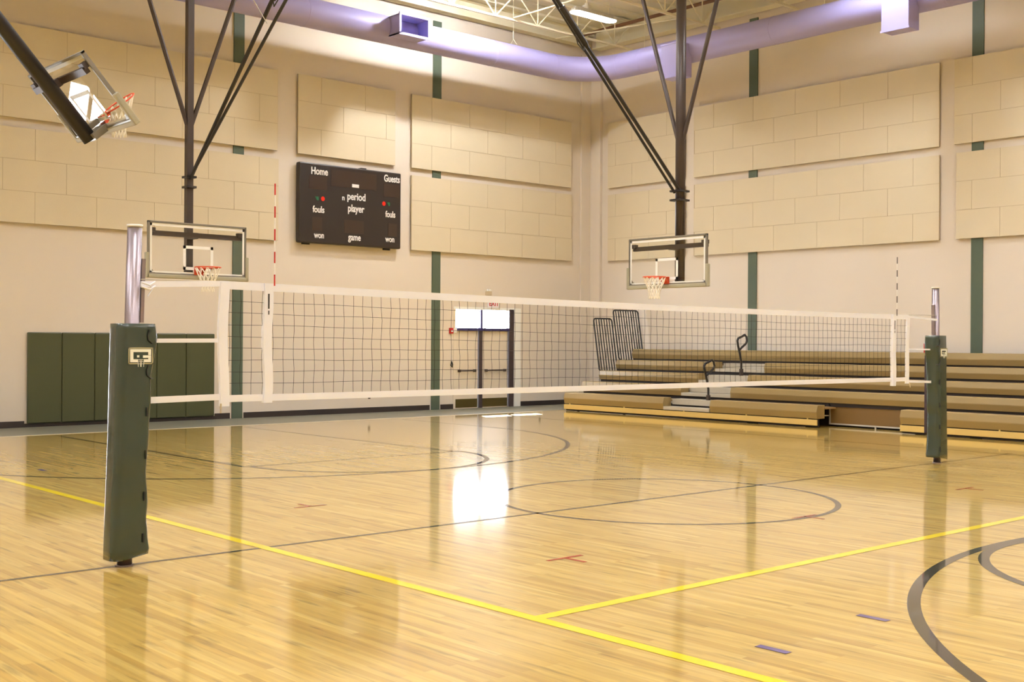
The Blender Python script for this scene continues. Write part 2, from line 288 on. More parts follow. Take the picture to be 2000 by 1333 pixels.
# ---------------------------------------------------------------- acoustic panels
def apanel(name_y, a0, a1, z0, z1, label, wall, grp, off=0):
    b = MB(); b.mi = 1; g = .0045; th = .085
    def bx(p0, p1, q0, q1, d0, d1):
        if wall == 'back': b.box(p0, p1, YB-d1, YB-d0, q0, q1)
        else: b.box(XR-d1, XR-d0, p0, p1, q0, q1)
    bx(a0, a1, z0, z1, 0.037, th-.008)
    b.mi = 0; h = (z1-z0)/3
    for r in range(3):
        p = a0-(1.27*.5 if (r+off) % 2 else 0)*1.0
        while p < a1-.02:
            q = p+1.27; lo = max(p, a0); hi = min(q, a1)
            if hi-lo > .05: bx(lo+(g if lo > a0 else 0), hi-(g if hi < a1 else 0), z0+r*h+(g if r else 0), z0+(r+1)*h-(g if r < 2 else 0), th-.008, th)
            p = q
    o = b.build('acoustic_panel', [M['panel'], M['panel_back']]); tag(o, label, 'acoustic panel', grp)
LO, UP = (4.11, 6.01), (6.205, 8.08)
apanel('', 4.9, 14.30, *LO, 'long lower cream block patterned panel above the green wall pads', 'back', 'acoustic wall panels')
apanel('', 4.9, 14.27, *UP, 'long upper cream block patterned panel behind the folded up backboard', 'back', 'acoustic wall panels', 1)
apanel('', 14.82, 17.64, *UP, 'short cream panel directly above the scoreboard', 'back', 'acoustic wall panels', 1)
apanel('', 18.165, 23.86, *UP, 'upper cream panel right of the scoreboard, under the duct', 'back', 'acoustic wall panels', 1)
apanel('', 18.165, 23.9, *LO, 'lower cream panel right of the scoreboard, above the double door', 'back', 'acoustic wall panels')
apanel('', 20.73, 23.57, *UP, 'narrow upper cream panel beside the room corner, behind the brace poles', 'right', 'acoustic wall panels', 1)
apanel('', 20.72, 23.56, *LO, 'narrow lower cream panel beside the room corner, behind the right hoop', 'right', 'acoustic wall panels')
apanel('', 13.39, 20.41, *UP, 'wide upper cream panel on the bleacher wall right of the hoop mast', 'right', 'acoustic wall panels')
apanel('', 13.38, 20.40, *LO, 'wide lower cream panel on the bleacher wall right of the hoop mast', 'right', 'acoustic wall panels', 1)
apanel('', 6.9, 13.03, *UP, 'upper cream panel cut off by the right edge of the photo', 'right', 'acoustic wall panels', 1)
apanel('', 6.9, 12.98, *LO, 'lower cream panel cut off by the right edge of the photo', 'right', 'acoustic wall panels')
# ---------------------------------------------------------------- green wall pads
xs = [8.59, 9.285, 9.97, 10.655, 11.34, 12.025, 12.71]
wl = ['green vinyl wall pad, leftmost of the six low on the back wall', 'green vinyl wall pad, second from the left of six', 'green vinyl wall pad, third from left, mostly behind the near post',
      'green vinyl wall pad just right of the near post', 'green vinyl wall pad, second from the right of six, behind net straps', 'green vinyl wall pad, rightmost of six, beside the white net end tape']
for i in range(6):
    t = thing('wall_pad', wl[i], 'wall pad', ((xs[i]+xs[i+1])/2, YB, .08), 'green wall pads')
    wdt = (xs[i+1]-xs[i])/2-.003
    o = MB().box(-wdt, wdt, -.07, -.012, 0, 1.84).build('cushion', M['padgreen'], t, .02); box('backing_board', M['darkbrown'], (-wdt+.01, wdt-.01, -.012, 0, 0.01, 1.83), t)
# ---------------------------------------------------------------- scoreboard
sbt = thing('scoreboard', 'large black electronic scoreboard hanging on the cream back wall', 'scoreboard', (16.275, YB-.05, 4.1))
W2, HS = 1.48, 1.90
MB().box(-W2, W2, -.14, .02, 0, HS).build('cabinet', M['sb'], sbt, .03)
for q in ((-1.3, -1.1, .0, .05, -.03, .4), (1.05, 1.25, 0, .05, -.04, .4), (.3, .45, -.1, .05, HS, HS+.03)): box('bracket', M['black'], q, sbt)
def sbw(x0, x1, z0, z1): box('display_window', M['sbin'], (x0, x1, -.146, -.14, z0, z1), sbt)
sbw(-1.22, -.72, 1.28, 1.60); sbw(.95, 1.42, 1.28, 1.60); sbw(-.6, .72, 1.40, 1.80); sbw(-1.12, -.85, .30, .62); sbw(-.22, .35, .30, .62); sbw(1.08, 1.35, .30, .62)
def sbtext(s, x, z, size, sx=1.0, nm='lettering'):
    text(nm, s, size, M['lettering'], sbt, Matrix.Translation((x, -.1445, z)) @ Matrix.Rotation(PI/2, 4, 'X') @ Matrix.Diagonal((sx, 1, 1, 1)), .004)
sbtext('Home', -.93, 1.71, .24, .78); sbtext('Guests', 1.19, 1.73, .24, .72)
sbtext('fouls', -.95, .80, .22, .78); sbtext('period', .13, 1.19, .25, .82); sbtext('player', .12, .90, .25, .78); sbtext('fouls', 1.15, .84, .22, .72)
sbtext('won', -.93, .19, .21, .75); sbtext('game', .08, .20, .23, .75); sbtext('won', 1.14, .22, .21, .75); sbtext('n', -.25, 1.14, .18, .9)
box('display_label', M['lettering'], (-.0, .20, -.147, -.14, 1.42, 1.50), sbt)
for x, z, m, wx in ((-.83, 1.07, 'ledr', .05), (-1.0, 1.07, 'ledg', .05), (.95, 1.10, 'ledr', .05), (1.09, 1.10, 'ledg', .04)):
    b = MB(); b.prism([(wx*math.cos(a*PI/8), .055*math.sin(a*PI/8)) for a in range(16)] if m == 'ledr' else [(-wx, .04), (wx, .04), (wx, -.045), (0, -.045)],
                      lambda p: (x+p[0], -.14, z+p[1]), lambda p: (x+p[0], -.148, z+p[1])); b.build('indicator', M[m], sbt)
# ---------------------------------------------------------------- duct
duct = thing('ventilation_duct', 'lavender round spiral duct hanging around the top of two walls', 'duct', (22.9, 22.7, 9.08))
def dl(p): return (p[0]-22.9, p[1]-22.7, p[2]-9.08)
Rb = 1.35; path = [(XL+.02, 22.7, 9.08), (5, 22.7, 9.08), (12, 22.7, 9.08), (18, 22.7, 9.08)]
cx, cy = 22.92-Rb, 22.7-Rb
path += [(cx+Rb*math.sin(a*PI/24), cy+Rb*math.cos(a*PI/24), 9.08) for a in range(13)]
path += [(22.92, 17, 9.08), (22.92, 10, 9.08), (22.92, YN+.02, 9.08)]
b = MB(); b.smooth = True; b.tube([dl(p) for p in path], .325, 32); b.build('round_duct', M['duct'], duct)
for p, ax in [((x, 22.7), (1, 0, 0)) for x in (-1, 2, 5, 8, 11, 14, 19.5)]+[((22.92, y), (0, 1, 0)) for y in (20.6, 16.5, 12.2, 8, 4)]:
    b = MB(); b.ring(dl((p[0], p[1], 9.08)), .324, .006, 32, 6, ax); b.build('joint_band', M['duct'], duct)
for a in (0, 6, 12):
    b = MB(); b.ring(dl((cx+Rb*math.sin(a*PI/24), cy+Rb*math.cos(a*PI/24), 9.08)), .324, .005, 32, 6, (math.cos(a*PI/24), -math.sin(a*PI/24), 0)); b.build('joint_band', M['duct'], duct)
def dbox(x0, x1, y0, y1, z0, z1, face):
    b = MB(); t = .025
    if face == 'y':   # open towards -Y
        b.box(x0, x1, y0, y1, z0, z0+t); b.box(x0, x1, y0, y1, z1-t, z1); b.box(x0, x0+t, y0, y1, z0, z1); b.box(x1-t, x1, y0, y1, z0, z1); b.box(x0, x1, y1-.05, y1, z0, z1)
        b.box(x0-.03, x1+.03, y0-.01, y0+.01, z0-.03, z0+.03); b.box(x0-.03, x1+.03, y0-.01, y0+.01, z1-.03, z1+.03); b.box(x0-.03, x0+.03, y0-.01, y0+.01, z0, z1); b.box(x1-.03, x1+.03, y0-.01, y0+.01, z0, z1)
    else: b.box(x0, x1, y0, y1, z0, z1); b.box(x0-.012, x0, y0-.02, y1+.02, z0-.02, z0+.02); b.box(x0-.012, x0, y0-.02, y1+.02, z1-.02, z1+.02)
    b.v = [dl(v) for v in b.v]; return b.build('supply_outlet', M['duct'], duct)
dbox(16.15, 16.98, 22.0, 22.6, 8.86, 9.32, 'y'); dbox(7.0, 7.8, 22.0, 22.6, 8.86, 9.32, 'y')
for y0 in (18.86, 12.78, 6.9): dbox(22.30, 22.72, y0, y0+.62, 8.33, 9.15, 'x')
for x in (1, 5, 9, 14.0, 20.25):
    b = MB(); b.tube([dl((x, 22.7, ZC-.05)), dl((x, 22.7, 9.55))], .008, 6); b.tube([dl((x, 22.7, 9.56)), dl((x-.0, 22.55, 9.39))], .008, 5); b.tube([dl((x, 22.7, 9.56)), dl((x, 22.85, 9.39))], .008, 5); b.build('hanger_rod', M['joist'], duct)
for y in (20.6, 15.2, 10.5, 5):
    b = MB(); b.tube([dl((22.92, y, ZC-.05)), dl((22.92, y, 9.40))], .008, 6); b.build('hanger_rod', M['joist'], duct)
# ---------------------------------------------------------------- lamps

def lamp(x, y, z, label, hot='lens', L=1.5, grp='high bay ceiling lamps', tilt=0):
    t = thing('high_bay_lamp', label, 'ceiling lamp', (x, y, z), grp); out = rect_outline(L/2, .15, .145, 6)
    b = MB(); b.prism(out, lambda p: (p[0], p[1], 0), lambda p: (p[0], p[1], .02)); b.build('lens', M[hot], t)
    b = MB(); o2 = [(p[0]*1.0, p[1]) for p in rect_outline(L/2+.02, .17, .16, 6)]
    b.prism(o2, lambda p: (p[0], p[1], .021), lambda p: (p[0]*.9, p[1]*.55, .14)); b.build('housing', M['house'], t)
    if hot == 'lens':      # skirt added to cut grazing light and darken the upper walls
        b = MB(); ou = rect_outline(L/2+.03, .18, .17, 6); n = len(ou)
        b.add([(p[0], p[1], .03) for p in ou]+[(p[0]*1.02, p[1]*1.12, -.13) for p in ou], [(i, (i+1) % n, n+(i+1) % n, n+i) for i in range(n)]); b.build('added_skirt', M['house'], t)
    b = MB(); b.tube([(-.25, 0, .14), (-.25, 0, .24)], .11, 14); b.tube([(-.25, 0, .24), (-.25, 0, .3)], .05, 10); b.build('ballast', M['house'], t)
    b = MB(); b.tube([(-.25, 0, .3), (-.25, 0, ZC-z-.05)], .012, 6); b.tube([(L/2-.2, 0, .1), (L/2-.2, 0, ZC-z-.05)], .006, 5); b.build('hanging_rod', M['joist'], t)
    t.rotation_euler = (tilt, 0, 0)
lamp(21.12, 20.68, 9.88, 'lit white linear high bay lamp hanging near the roof corner', 'lens_dim')
lamp(17.9, 20.6, 10.38, 'bright tilted lamp above the frame that lights the scoreboard wall', 'lens_hot', .5, tilt=.75)
for x in (-.9, 4.6, 10.2, 15.8, 21.1):
    for y in (-3.0, 3.0, 8.4, 13.4, 17.9):
        if (x, y) == (21.1, 17.9): continue
        if x == 10.2 and y > 10: x = 12.6
        if (x, y) == (15.8, 17.9): y = 18.2
        lamp(x, y, 10.35, 'white linear high bay lamp over the court, above the frame')
# ---------------------------------------------------------------- basketball hoops
def hoop(label, W, H, mast_r, mast_len, mast_back, braces, grav=Vector((0, 0, -1)), group=None, round_mast=False):
    """local: x lateral, y out of the board's face, z up; origin at the centre of the board"""
    t = thing('basketball_hoop', label, 'basketball hoop', (0, 0, 0), group)
    w, h = W/2, H/2
    gb = MB(); gb.add([(-w+.03, 0, -h+.05), (w-.03, 0, -h+.05), (w-.03, 0, h-.03), (-w+.03, 0, h-.03)], [(0, 1, 2, 3)]); gl = gb.build('glass_backboard', M['glass'], t)
    b = MB(); a = .05
    for s in (-.001,):
        b.box(-w+.04, w-.04, s, s+.002, h-.04-a, h-.04); b.box(-w+.04, w-.04, s, s+.002, -h+.06, -h+.06+a*.5); b.box(-w+.04, -w+.04+a*.8, s, s+.002, -h+.06, h-.04); b.box(w-.04-a*.8, w-.04, s, s+.002, -h+.06, h-.04)
    b.build('white_border', M['white'], gl)
    b = MB(); sw, s0, s1 = .305, -h+.13, -h+.58
    for s in (-.0012,):
        b.box(-sw, sw, s, s+.002, s1-.055, s1); b.box(-sw, sw, s, s+.002, s0, s0+.055); b.box(-sw, -sw+.055, s, s+.002, s0, s1); b.box(sw-.055, sw, s, s+.002, s0, s1)
    b.build('target_square', M['white'], gl)
    b = MB(); q = .035
    b.box(-w, w, -.045, .015, h-q, h); b.box(-w, w, -.045, .015, -h, -h+q+.02); b.box(-w, -w+q, -.045, .015, -h, h); b.box(w-q, w, -.045, .015, -h, h)
    b.build('steel_frame', M['frame'], t, .006)
    b = MB()
    b.box(-w-.03, w+.03, -.055, .035, -h-.045, -h+.03); b.box(-w-.045, -w+.02, -.055, .035, -h-.045, -h+.42); b.box(w-.02, w+.045, -.055, .035, -h-.045, -h+.42)
    b.build('edge_padding', M['edgepad'], t, .015)
    # brackets behind the glass
    mb = -mast_back
    for q in ((-w+.06, w-.06, -.13, -.06, h-.26, h-.17), (-w+.03, -w+.16, -.11, -.02, h-.20, h-.12), (w-.16, w-.03, -.11, -.02, h-.20, h-.12), (-.06, .06, mb, -.12, h-.27, h-.16)): box('mounting_bracket', M['darkbrown'], q, t)
    box('lower_bracket', M['frame'], (-.16, .16, mb, -.02, -h+.0, -h+.09), t)
    for s in (-1, 1):
        b = MB(); b.prism([(w-.04, -h+.05), (w-.16, -h+.05), (w-.04, -h+.17)], lambda p: (s*p[0], -.03, p[1]), lambda p: (s*p[0], -.02, p[1])); b.build('corner_gusset', M['frame'], t)
    # rim
    rz = -h+.17; rc = Vector((0, .38, rz))
    rim = MB(); rim.smooth = True; rim.ring(rc, .235, .011, 40, 8); rim.smooth = False; rim.box(-.09, .09, .015, .03, rz-.13, rz+.02)
    rim.prism([(.02, -.0), (.16, -.0), (.15, -.03), (.02, -.12)], lambda p: (-.08, p[0], rz+p[1]), lambda p: (-.07, p[0], rz+p[1]))
    rim.prism([(.02, -.0), (.16, -.0), (.15, -.03), (.02, -.12)], lambda p: (.07, p[0], rz+p[1]), lambda p: (.08, p[0], rz+p[1]))
    rim.box(-.08, .08, .02, .16, rz-.012, rz); ro = rim.build('rim', M['orange'], t)
    nt = MB(); N = 12; lv = [(0, 1.0), (.11, .82), (.21, .62), (.30, .50), (.38, .47), (.45, .50)]
    ax = Vector((1, 0, 0)); g = grav.normalized(); up_ = Vector((0, 0, 1))
    for k in range(N):
        for sgn in (-1, 1):
            pts = []
            for i, (dn, rr) in enumerate(lv):
                th = 2*PI*(k+sgn*i*.5)/N; mixd = min(1, i/1.5)
                dirp = Vector((math.cos(th), math.sin(th), 0))*.235*rr
                if g.z > -.999:   # hang along gravity although the ring is tilted
                    dirp2 = dirp-g*dirp.dot(g); dirp = dirp.lerp(dirp2, mixd)
                pts.append(rc+dirp+g*dn)
            nt.tube(pts, .0075, 5)
    no = nt.build('net', M['cord'], ro)
    # mast
    b = MB(); b.smooth = round_mast
    b.tube([(0, mb, -h+.02), (0, mb, mast_len)], mast_r if round_mast else mast_r*1.2, 20 if round_mast else 4); mo = b.build('mast', M['mast'], t)
    b = MB()
    if braces:
        zc = braces['clamp']
        for dz in (-.03, -.22): box('clamp', M['black'], (-mast_r*1.35, mast_r*1.35, mb-mast_r*1.3, mb+mast_r*1.7, zc+dz, zc+dz+.04), mo)
        for sx in (-1, 1):
            v = MB(); v.tube([(sx*mast_r*.6, mb, braces['vz']), (sx*braces['vx'], mb, mast_len)], .045, 8); v.build('side_brace', M['mast'], t)
        for i, (yy, off) in enumerate(braces['fwd']):
            v = MB(); P0 = Vector((off*.4, mb+mast_r, zc-.04*i)); P1 = Vector((off, yy, mast_len)); v.tube([P0, P1], .038 if i == 0 else .03, 8)
            jp = P0.lerp(P1, braces['jf']) if i == 0 else None
            vo = v.build('front_brace', M['black'], t)
            if jp is not None:
                dr = (P1-P0).normalized(); j = MB(); j.tube([jp-dr*.45, jp+dr*.45], .062, 8); j.tube([jp-dr*.45+Vector((0, .02, -.02)), jp-dr*.50+Vector((0, .09, -.10)), jp-dr*.30+Vector((0, .10, -.13)), jp-dr*.1+Vector((0, .05, -.06))], .012, 6); j.build('fold_joint', M['black'], vo)
    return t
h1 = hoop('clear backboard hoop hung from the roof beyond the near volleyball post', 1.99, 1.0, .073, 7.27, .40,
          dict(clamp=1.42, vz=2.40, vx=1.72, fwd=((5.95, -.03), (7.4, .05)), jf=.52))
h1.matrix_world = Matrix.Translation((10.36, 20.42, 3.455)) @ Matrix.Rotation(PI, 4, 'Z')
h2 = hoop('clear backboard hoop hung from the roof in front of the bleachers', 2.12, 1.03, .105, 7.22, .42,
          dict(clamp=1.50, vz=2.55, vx=1.55, fwd=((6.05, -.16), (5.65, .16)), jf=.50), round_mast=True)
h2.matrix_world = Matrix.Translation((18.80, 16.24, 3.48)) @ Matrix.Rotation(PI/2, 4, 'Z')
n3 = Vector((.751, 0, .66)).normalized(); z3 = Vector((-.66, 0, .751)).normalized(); x3 = n3.cross(z3)
R3 = Matrix(((x3.x, n3.x, z3.x), (x3.y, n3.y, z3.y), (x3.z, n3.z, z3.z)))
h3 = hoop('glass backboard hoop folded up and tilted toward the roof, seen from behind', 1.83, 1.05, .10, 6.9, .27, None, R3.inverted() @ Vector((0, 0, -1)), round_mast=True)
[c for c in h3.children if c.name.startswith('mast')][0].data.materials[0] = M['black']
h3.matrix_world = Matrix.Translation((6.17, 15.5, 5.0)) @ R3.to_4x4()
b = MB(); b.box(-.17, .17, -.36, -.06, 2.15, 2.3); b.tube([(-.17, -.2, 2.2), (.3, -.2, 2.2)], .04, 8); b.build('clamp', M['black'], h3)
b = MB(); b.tube([(.25, -.2, 2.2), (0.9, 1.2, 5.2)], .008, 5); b.build('lift_cable', M['rope'], h3)
b = MB(); b.box(-.04, .04, -.26, -.02, -.40, -.33); b.build('height_adjuster', M['frame'], h3)
b = MB(); b.tube([(10.33, 17.9, 7.2), (9.3, 18.3, 9.0), (8.6, 18.5, 10.7)], .008, 5); tag(b.build('hoist_cable', M['rope']), 'thin white hoist cable running from the left hoop brace to the roof', 'cable')
# ---------------------------------------------------------------- volleyball posts
def vpost(label, base, top_dx, rad, hz, logo_on, mirror):
    t = thing('volleyball_post', label, 'volleyball post', base, 'volleyball posts'); s = top_dx/hz
    def at(z): return s*z
    b = MB(); b.smooth = True; b.tube([(0, 0, 0), (at(hz), 0, hz)], rad, 28); b.smooth = False; po = b.build('pole', M['steel'], t)
    b = MB(); b.smooth = True; b.tube([(at(hz), 0, hz), (at(hz), 0, hz+.02)], rad+.004, 24); b.build('end_cap', M['white'], po)
    b = MB(); b.tube([(0, 0, 0), (0, 0, .010)], rad+.014, 24); b.build('floor_collar', M['steel'], t)
    # crank track on the net side
    g = mirror; b = MB(); b.box(min(g*rad, g*(rad+.03))+.0, max(g*rad, g*(rad+.03)), -.025, .025, 1.93, hz-.25)
    b.v = [(v[0]+at(v[2]), v[1], v[2]) for v in b.v]; b.build('adjusting_track', M['steel'], po)
    # pad: rounded box with a wrinkled laced flap on the net side
    out = rect_outline(.147, .105, .04, 6, .08); n = len(out); b = MB(); b.smooth = True; zs = [.09+i*(1.92-.09)/44 for i in range(45)]; vs = []
    for i, z in enumerate(zs):
        k = z/1.92; gw = (1.0-.10*math.exp(-((z-1.0)/.5)**2)*.4)
        for p in out:
            wx = .006*math.sin(z*9+p[1]*30)+.004*math.sin(z*23+p[0]*20); side = 1 if p[0]*g > .06 else 0
            fl_ = side*(.030*math.exp(-((z-1.78)/.14)**2)-.022*math.exp(-((z-.75)/.45)**2)+.012*abs(math.sin(z*8.5))*(1 if z < 1.2 else .3)+.02*math.exp(-((z-.12)/.05)**2))
            vs.append((p[0]*gw+at(z)+g*fl_+wx*(.6 if side else .15), p[1]+wx*.3, z-(.035*(1 if p[0]*g < -.05 else 0) if i == 0 else 0)))
    fs = [(i*n+k, i*n+(k+1) % n, (i+1)*n+(k+1) % n, (i+1)*n+k) for i in range(len(zs)-1) for k in range(n)]
    b.add(vs, fs); b.smooth = False; b.f += [list(range(n))[::-1], list(range((len(zs)-1)*n, len(zs)*n))]; b.m += [0, 0]; b.sm += [False, False]
    pad = b.build('pad', M['postpad'], t)
    b = MB()
    for z in (.22, .55, .88, 1.22): b.box(-.006, .006, -.008, .008, -.035, .035); b.v[-8:] = [(v[0]+g*.098+at(z), v[1]-.108, v[2]+z) for v in b.v[-8:]]
    for z in (1.52, 1.80):
        pts = [(g*.10+at(z), -.11, z+.07), (g*.085+at(z), -.112, z+.03), (g*.09+at(z), -.112, z-.01), (g*.12+at(z), -.108, z-.035), (g*.15+at(z), -.08, z-.04)]; b.tube(pts, .006, 5)
    b.build('lace', M['darkstrap'], pad)
    # logo: a framed block letter with a small hoop net
    S = .205/1070; cx0, cy0 = 895, 605; lz = 1.665; lx = .033
    def LQ(bb, x0, x1, y0, y1, yy): bb.box((x0-cx0)*S+lx+at(lz), (x1-cx0)*S+lx+at(lz), -.1095-yy, -.100, lz-(y1-cy0)*S, lz-(y0-cy0)*S)
    b = MB(); LQ(b, 360, 1430, 260, 315, 0); LQ(b, 360, 760, 900, 950, 0); LQ(b, 1030, 1430, 900, 950, 0); LQ(b, 360, 410, 260, 950, 0); LQ(b, 1380, 1430, 260, 950, 0)
    lo = b.build('logo', M['logob'], pad)
    b = MB()
    for q in ((440, 1340, 330, 450), (440, 575, 450, 750), (440, 760, 745, 870), (1040, 1340, 745, 870), (1220, 1340, 450, 575), (990, 1340, 585, 690), (1225, 1340, 690, 745), (735, 830, 580, 670)): LQ(b, *q, .001)
    for k in range(4):
        xa = 770+k*85; xb = 790+k*65; b.tube([((xa-cx0)*S+lx+at(lz), -.111, lz-(745-cy0)*S), ((xb+(30 if k % 2 else -10)-cx0)*S+lx+at(lz), -.111, lz-(1060-cy0)*S)], .0022, 4)
    for yy in (760, 840, 930): LQ(b, 770, 1030-(yy-760)*.2, yy, yy+14, .001)
    b.build('logo_letter', M['logo'], lo)
    b = MB(); b.box(g*.03-.012, g*.03+.012, .06, .085, 1.0, 1.6); return t
vpost('near steel volleyball post with green padded sleeve at the left', (3.972, 9.05, 0), .070, .058, 2.69, True, 1)
vp2 = vpost('far steel volleyball post with green padded sleeve before the bleachers', (16.69, 9.05, 0), -.075, .053, 2.63, True, -1)
b = MB(); b.box(-.13, -.05, .10, .14, .45, 1.62); b.build('crank_housing', M['purplepad'], vp2)
b = MB(); b.box(-.14, -.06, .10, .15, 1.66, 1.80); b.build('winch', M['red'], vp2)
# ---------------------------------------------------------------- volleyball net
net = thing('volleyball_net', 'black mesh volleyball net with white tapes stretched between two padded posts', 'net', (10.3, 9.05, 1.3))
X0, X1, NY = 4.79, 15.83, 0
def nt_top(x): u = (x-X0)/(X1-X0); return 2.272+.004*math.sin(PI*u)-.05*u-.035*u*u*0+(-.012 if u < 0 else 0)
def nt_top(x): u = (x-X0)/(X1-X0); return 2.292-.055*math.sin(PI*u)*.45-.075*u
def nt_bot(x): u = (x-X0)/(X1-X0); return 1.270-.022*u
def NL(x, z, y=0): return (x-10.3, y, z-1.3)
def tape(name, f0, f1, xa, xb, th=.006, n=60, m='tape', par=None, yoff=0):
    b = MB(); vs = []
    for i in range(n+1):
        x = xa+(xb-xa)*i/n; a, c = f0(x), f1(x); yy = .004*math.sin(x*3.1)+yoff
        vs += [NL(x, a, yy-th), NL(x, c, yy-th), NL(x, c, yy+th), NL(x, a, yy+th)]
    fs = [(0, 1, 2, 3), (4*n+3, 4*n+2, 4*n+1, 4*n)]
    for i in range(n):
        for k in range(4): fs.append((4*i+k, 4*i+4+k, 4*i+4+(k+1) % 4, 4*i+(k+1) % 4))
    b.add(vs, fs); return b.build(name, M[m], par or net)
tape('top_tape', lambda x: nt_top(x)-.068, nt_top, X0, X1, .008); tape('bottom_tape', nt_bot, lambda x: nt_bot(x)+.058, X0, X1, .007)
def vtape(name, x, hw, zb, zt, m='tape', th=.011, par=net, dx=0):
    b = MB(); n = 12; vs = []
    for i in range(n+1):
        z = zb+(zt-zb)*i/n; c = x+.010*math.sin(z*6)+dx*(i/n); vs += [NL(c-hw, z, -th), NL(c+hw, z, -th), NL(c+hw, z, th), NL(c-hw, z, th)]
    fs = [(0, 3, 2, 1), (4*n, 4*n+1, 4*n+2, 4*n+3)]+[(4*i+k, 4*i+(k+1) % 4, 4*i+4+(k+1) % 4, 4*i+4+k) for i in range(n) for k in range(4)]
    b.add(vs, fs); return b.build(name, M[m], par)
vtape('end_tape', X0+.035, .042, 1.235, nt_top(X0)-.01, th=.016); vtape('end_tape', X1-.03, .035, 1.215, nt_top(X1)-.01, th=.014, dx=.03)
b = MB(); b.tube([NL(X0+.0, 1.26, -.03), NL(X0+.0, 1.18, -.03)], .008, 5); b.tube([NL(X1, 1.23, -.03), NL(X1+.02, 1.16, -.03)], .008, 5); b.build('cord_end', M['beige'], net)
b = MB(); step = .1045; x = X0+.09
rnd = random.Random(3)
while x < X1-.06:
    zt, zb = nt_top(x)-.066, nt_bot(x)+.055; ph = rnd.random()*6; am = rnd.uniform(.002, .008)
    b.tube([NL(x+am*math.sin(ph+i*1.7), zb+(zt-zb)*i/8, .001) for i in range(9)], .0021, 3, False); x += step
for j in range(1, 9):
    pts = []
    for i in range(80):
        x = X0+.05+(X1-X0-.1)*i/79; zt, zb = nt_top(x)-.066, nt_bot(x)+.055; pts.append(NL(x, zb+(zt-zb)*j/9+.0035*math.sin(x*5+j*2), 0))
    b.tube(pts, .0021, 3, False)
b.build('mesh_netting', M['netblack'], net)
# straps from the net ends to the posts
def strap(x0, z0, x1, z1, r, hw=.016, m='tape', y0=-.0, y1=-.0):
    b = MB(); d = Vector(NL(x1, z1, y1))-Vector(NL(x0, z0, y0)); nz = Vector((0, 0, hw)); ny = Vector((0, .004, 0)); A = Vector(NL(x0, z0, y0)); B = Vector(NL(x1, z1, y1))
    b.add([A-nz-ny, B-nz-ny, B-nz+ny, A-nz+ny, A+nz-ny, B+nz-ny, B+nz+ny, A+nz+ny], [(0, 3, 2, 1), (4, 5, 6, 7), (0, 1, 5, 4), (1, 2, 6, 5), (2, 3, 7, 6), (3, 0, 4, 7)])
    b.build('strap', M[m], net)
strap(4.07, 2.235, X0+.03, 2.268, 0, .024, y0=-.03); strap(4.16, 1.785, X0+.03, 1.79, 0, .017); strap(4.15, 1.305, X0+.03, 1.315, 0, .026)
b = MB()
for z in (2.215, 2.25): b.tube([NL(4.07, z, -.065), NL(4.14, z-.02, -.06), NL(4.20, z+.01, -.03)], .008, 6)
b.tube([NL(4.13, 2.24, -.06), NL(4.17, 2.20, -.05), NL(4.13, 2.14, -.05)], .005, 5); b.build('tie_loop', M['tape'], net)
strap(X1-.02, 2.19, 16.58, 2.155, 0, .016, y1=-.05); strap(X1-.02, 1.715, 16.49, 1.71, 0, .012); strap(X1-.02, 1.245, 16.50, 1.225, 0, .018)
b = MB(); b.tube([NL(X1, 2.215), NL(16.6, 2.225, -.03)], .004, 5); b.tube([NL(X0, 2.285), NL(4.07, 2.275, -.03)], .004, 5); b.build('top_cable', M['rope'], net)
# antennas
def antenna(x, ztop, label, redm):
    t = thing('net_antenna', label, 'net antenna', (x, 9.03, nt_top(x)), 'net antennas'); zt = nt_top(x); N = 10; z0 = zt-.02; L = (ztop-zt+.02)/9
    b = MB(); b.mi = 0
    for i in range(9):
        b.mi = 0 if i % 2 == 0 else 1; b.tube([(0, -.012, i*L-.02), (0, -.012, (i+1)*L-.02)], .0065, 8)
    b.build('rod', [M[redm], M['redwhite']], t)
    sl = MB(); n = 10; vs = []
    for i in range(n+1):
        z = -1.03+1.03*i/n; c = -.055+.008*math.sin(i*.9); vs += [(c-.040, -.012, z), (c+.040, -.012, z), (c+.040, .036, z), (c-.040, .036, z)]
    fs = [(0, 3, 2, 1), (4*n, 4*n+1, 4*n+2, 4*n+3)]+[(4*i+k, 4*i+(k+1) % 4, 4*i+4+(k+1) % 4, 4*i+4+k) for i in range(n) for k in range(4)]
    sl.add(vs, fs); so = sl.build('sleeve', M['tape'], t)
    b = MB(); b.box(-.062, -.050, -.017, -.012, -.22, -.09); b.box(-.060, -.052, -.017, -.012, -.27, -.235); b.build('buckle', M['black'], so)
antenna(5.292, 3.15, 'red and white striped antenna with wide sleeve at the near net end', 'red')
antenna(15.47, 3.04, 'thin striped antenna at the far net end, before the bleachers', 'darkbrown')
# ---------------------------------------------------------------- bleachers
bl = thing('bleachers', 'tan five row telescoping bleachers along the right wall with a grey stepped aisle', 'bleachers', (21.45, 14, 0))
def BB(name, m, x0, x1, y0, y1, z0, z1, bevel=0, par=None): return box(name, m, (x0-21.45, x1-21.45, y0-14, y1-14, z0, z1), par or bl, bevel)
def seatb(x, y0, y1, z0, z1):
    h = z1-z0; pr = [(.03, 0), (.30, 0), (.30, h), (.055, h), (.035, h-.012), (.0, h*.52), (.0, h*.45)]
    b = MB(); b.prism([(p[0], p[1]) for p in pr][::-1], lambda p: (x+p[0]-21.45, y0-14, z0+p[1]), lambda p: (x+p[0]-21.45, y1-14, z0+p[1])); b.build('seat_board', M['bench'], bl, .004)
rows = [(21.45, .19, .475), (22.1, .505, .755), (22.75, .795, 1.03), (23.4, 1.07, 1.31), (24.05, 1.34, 1.60)]
YE0, YE1, A0, A1 = 3.0, 22.0, 17.14, 18.62
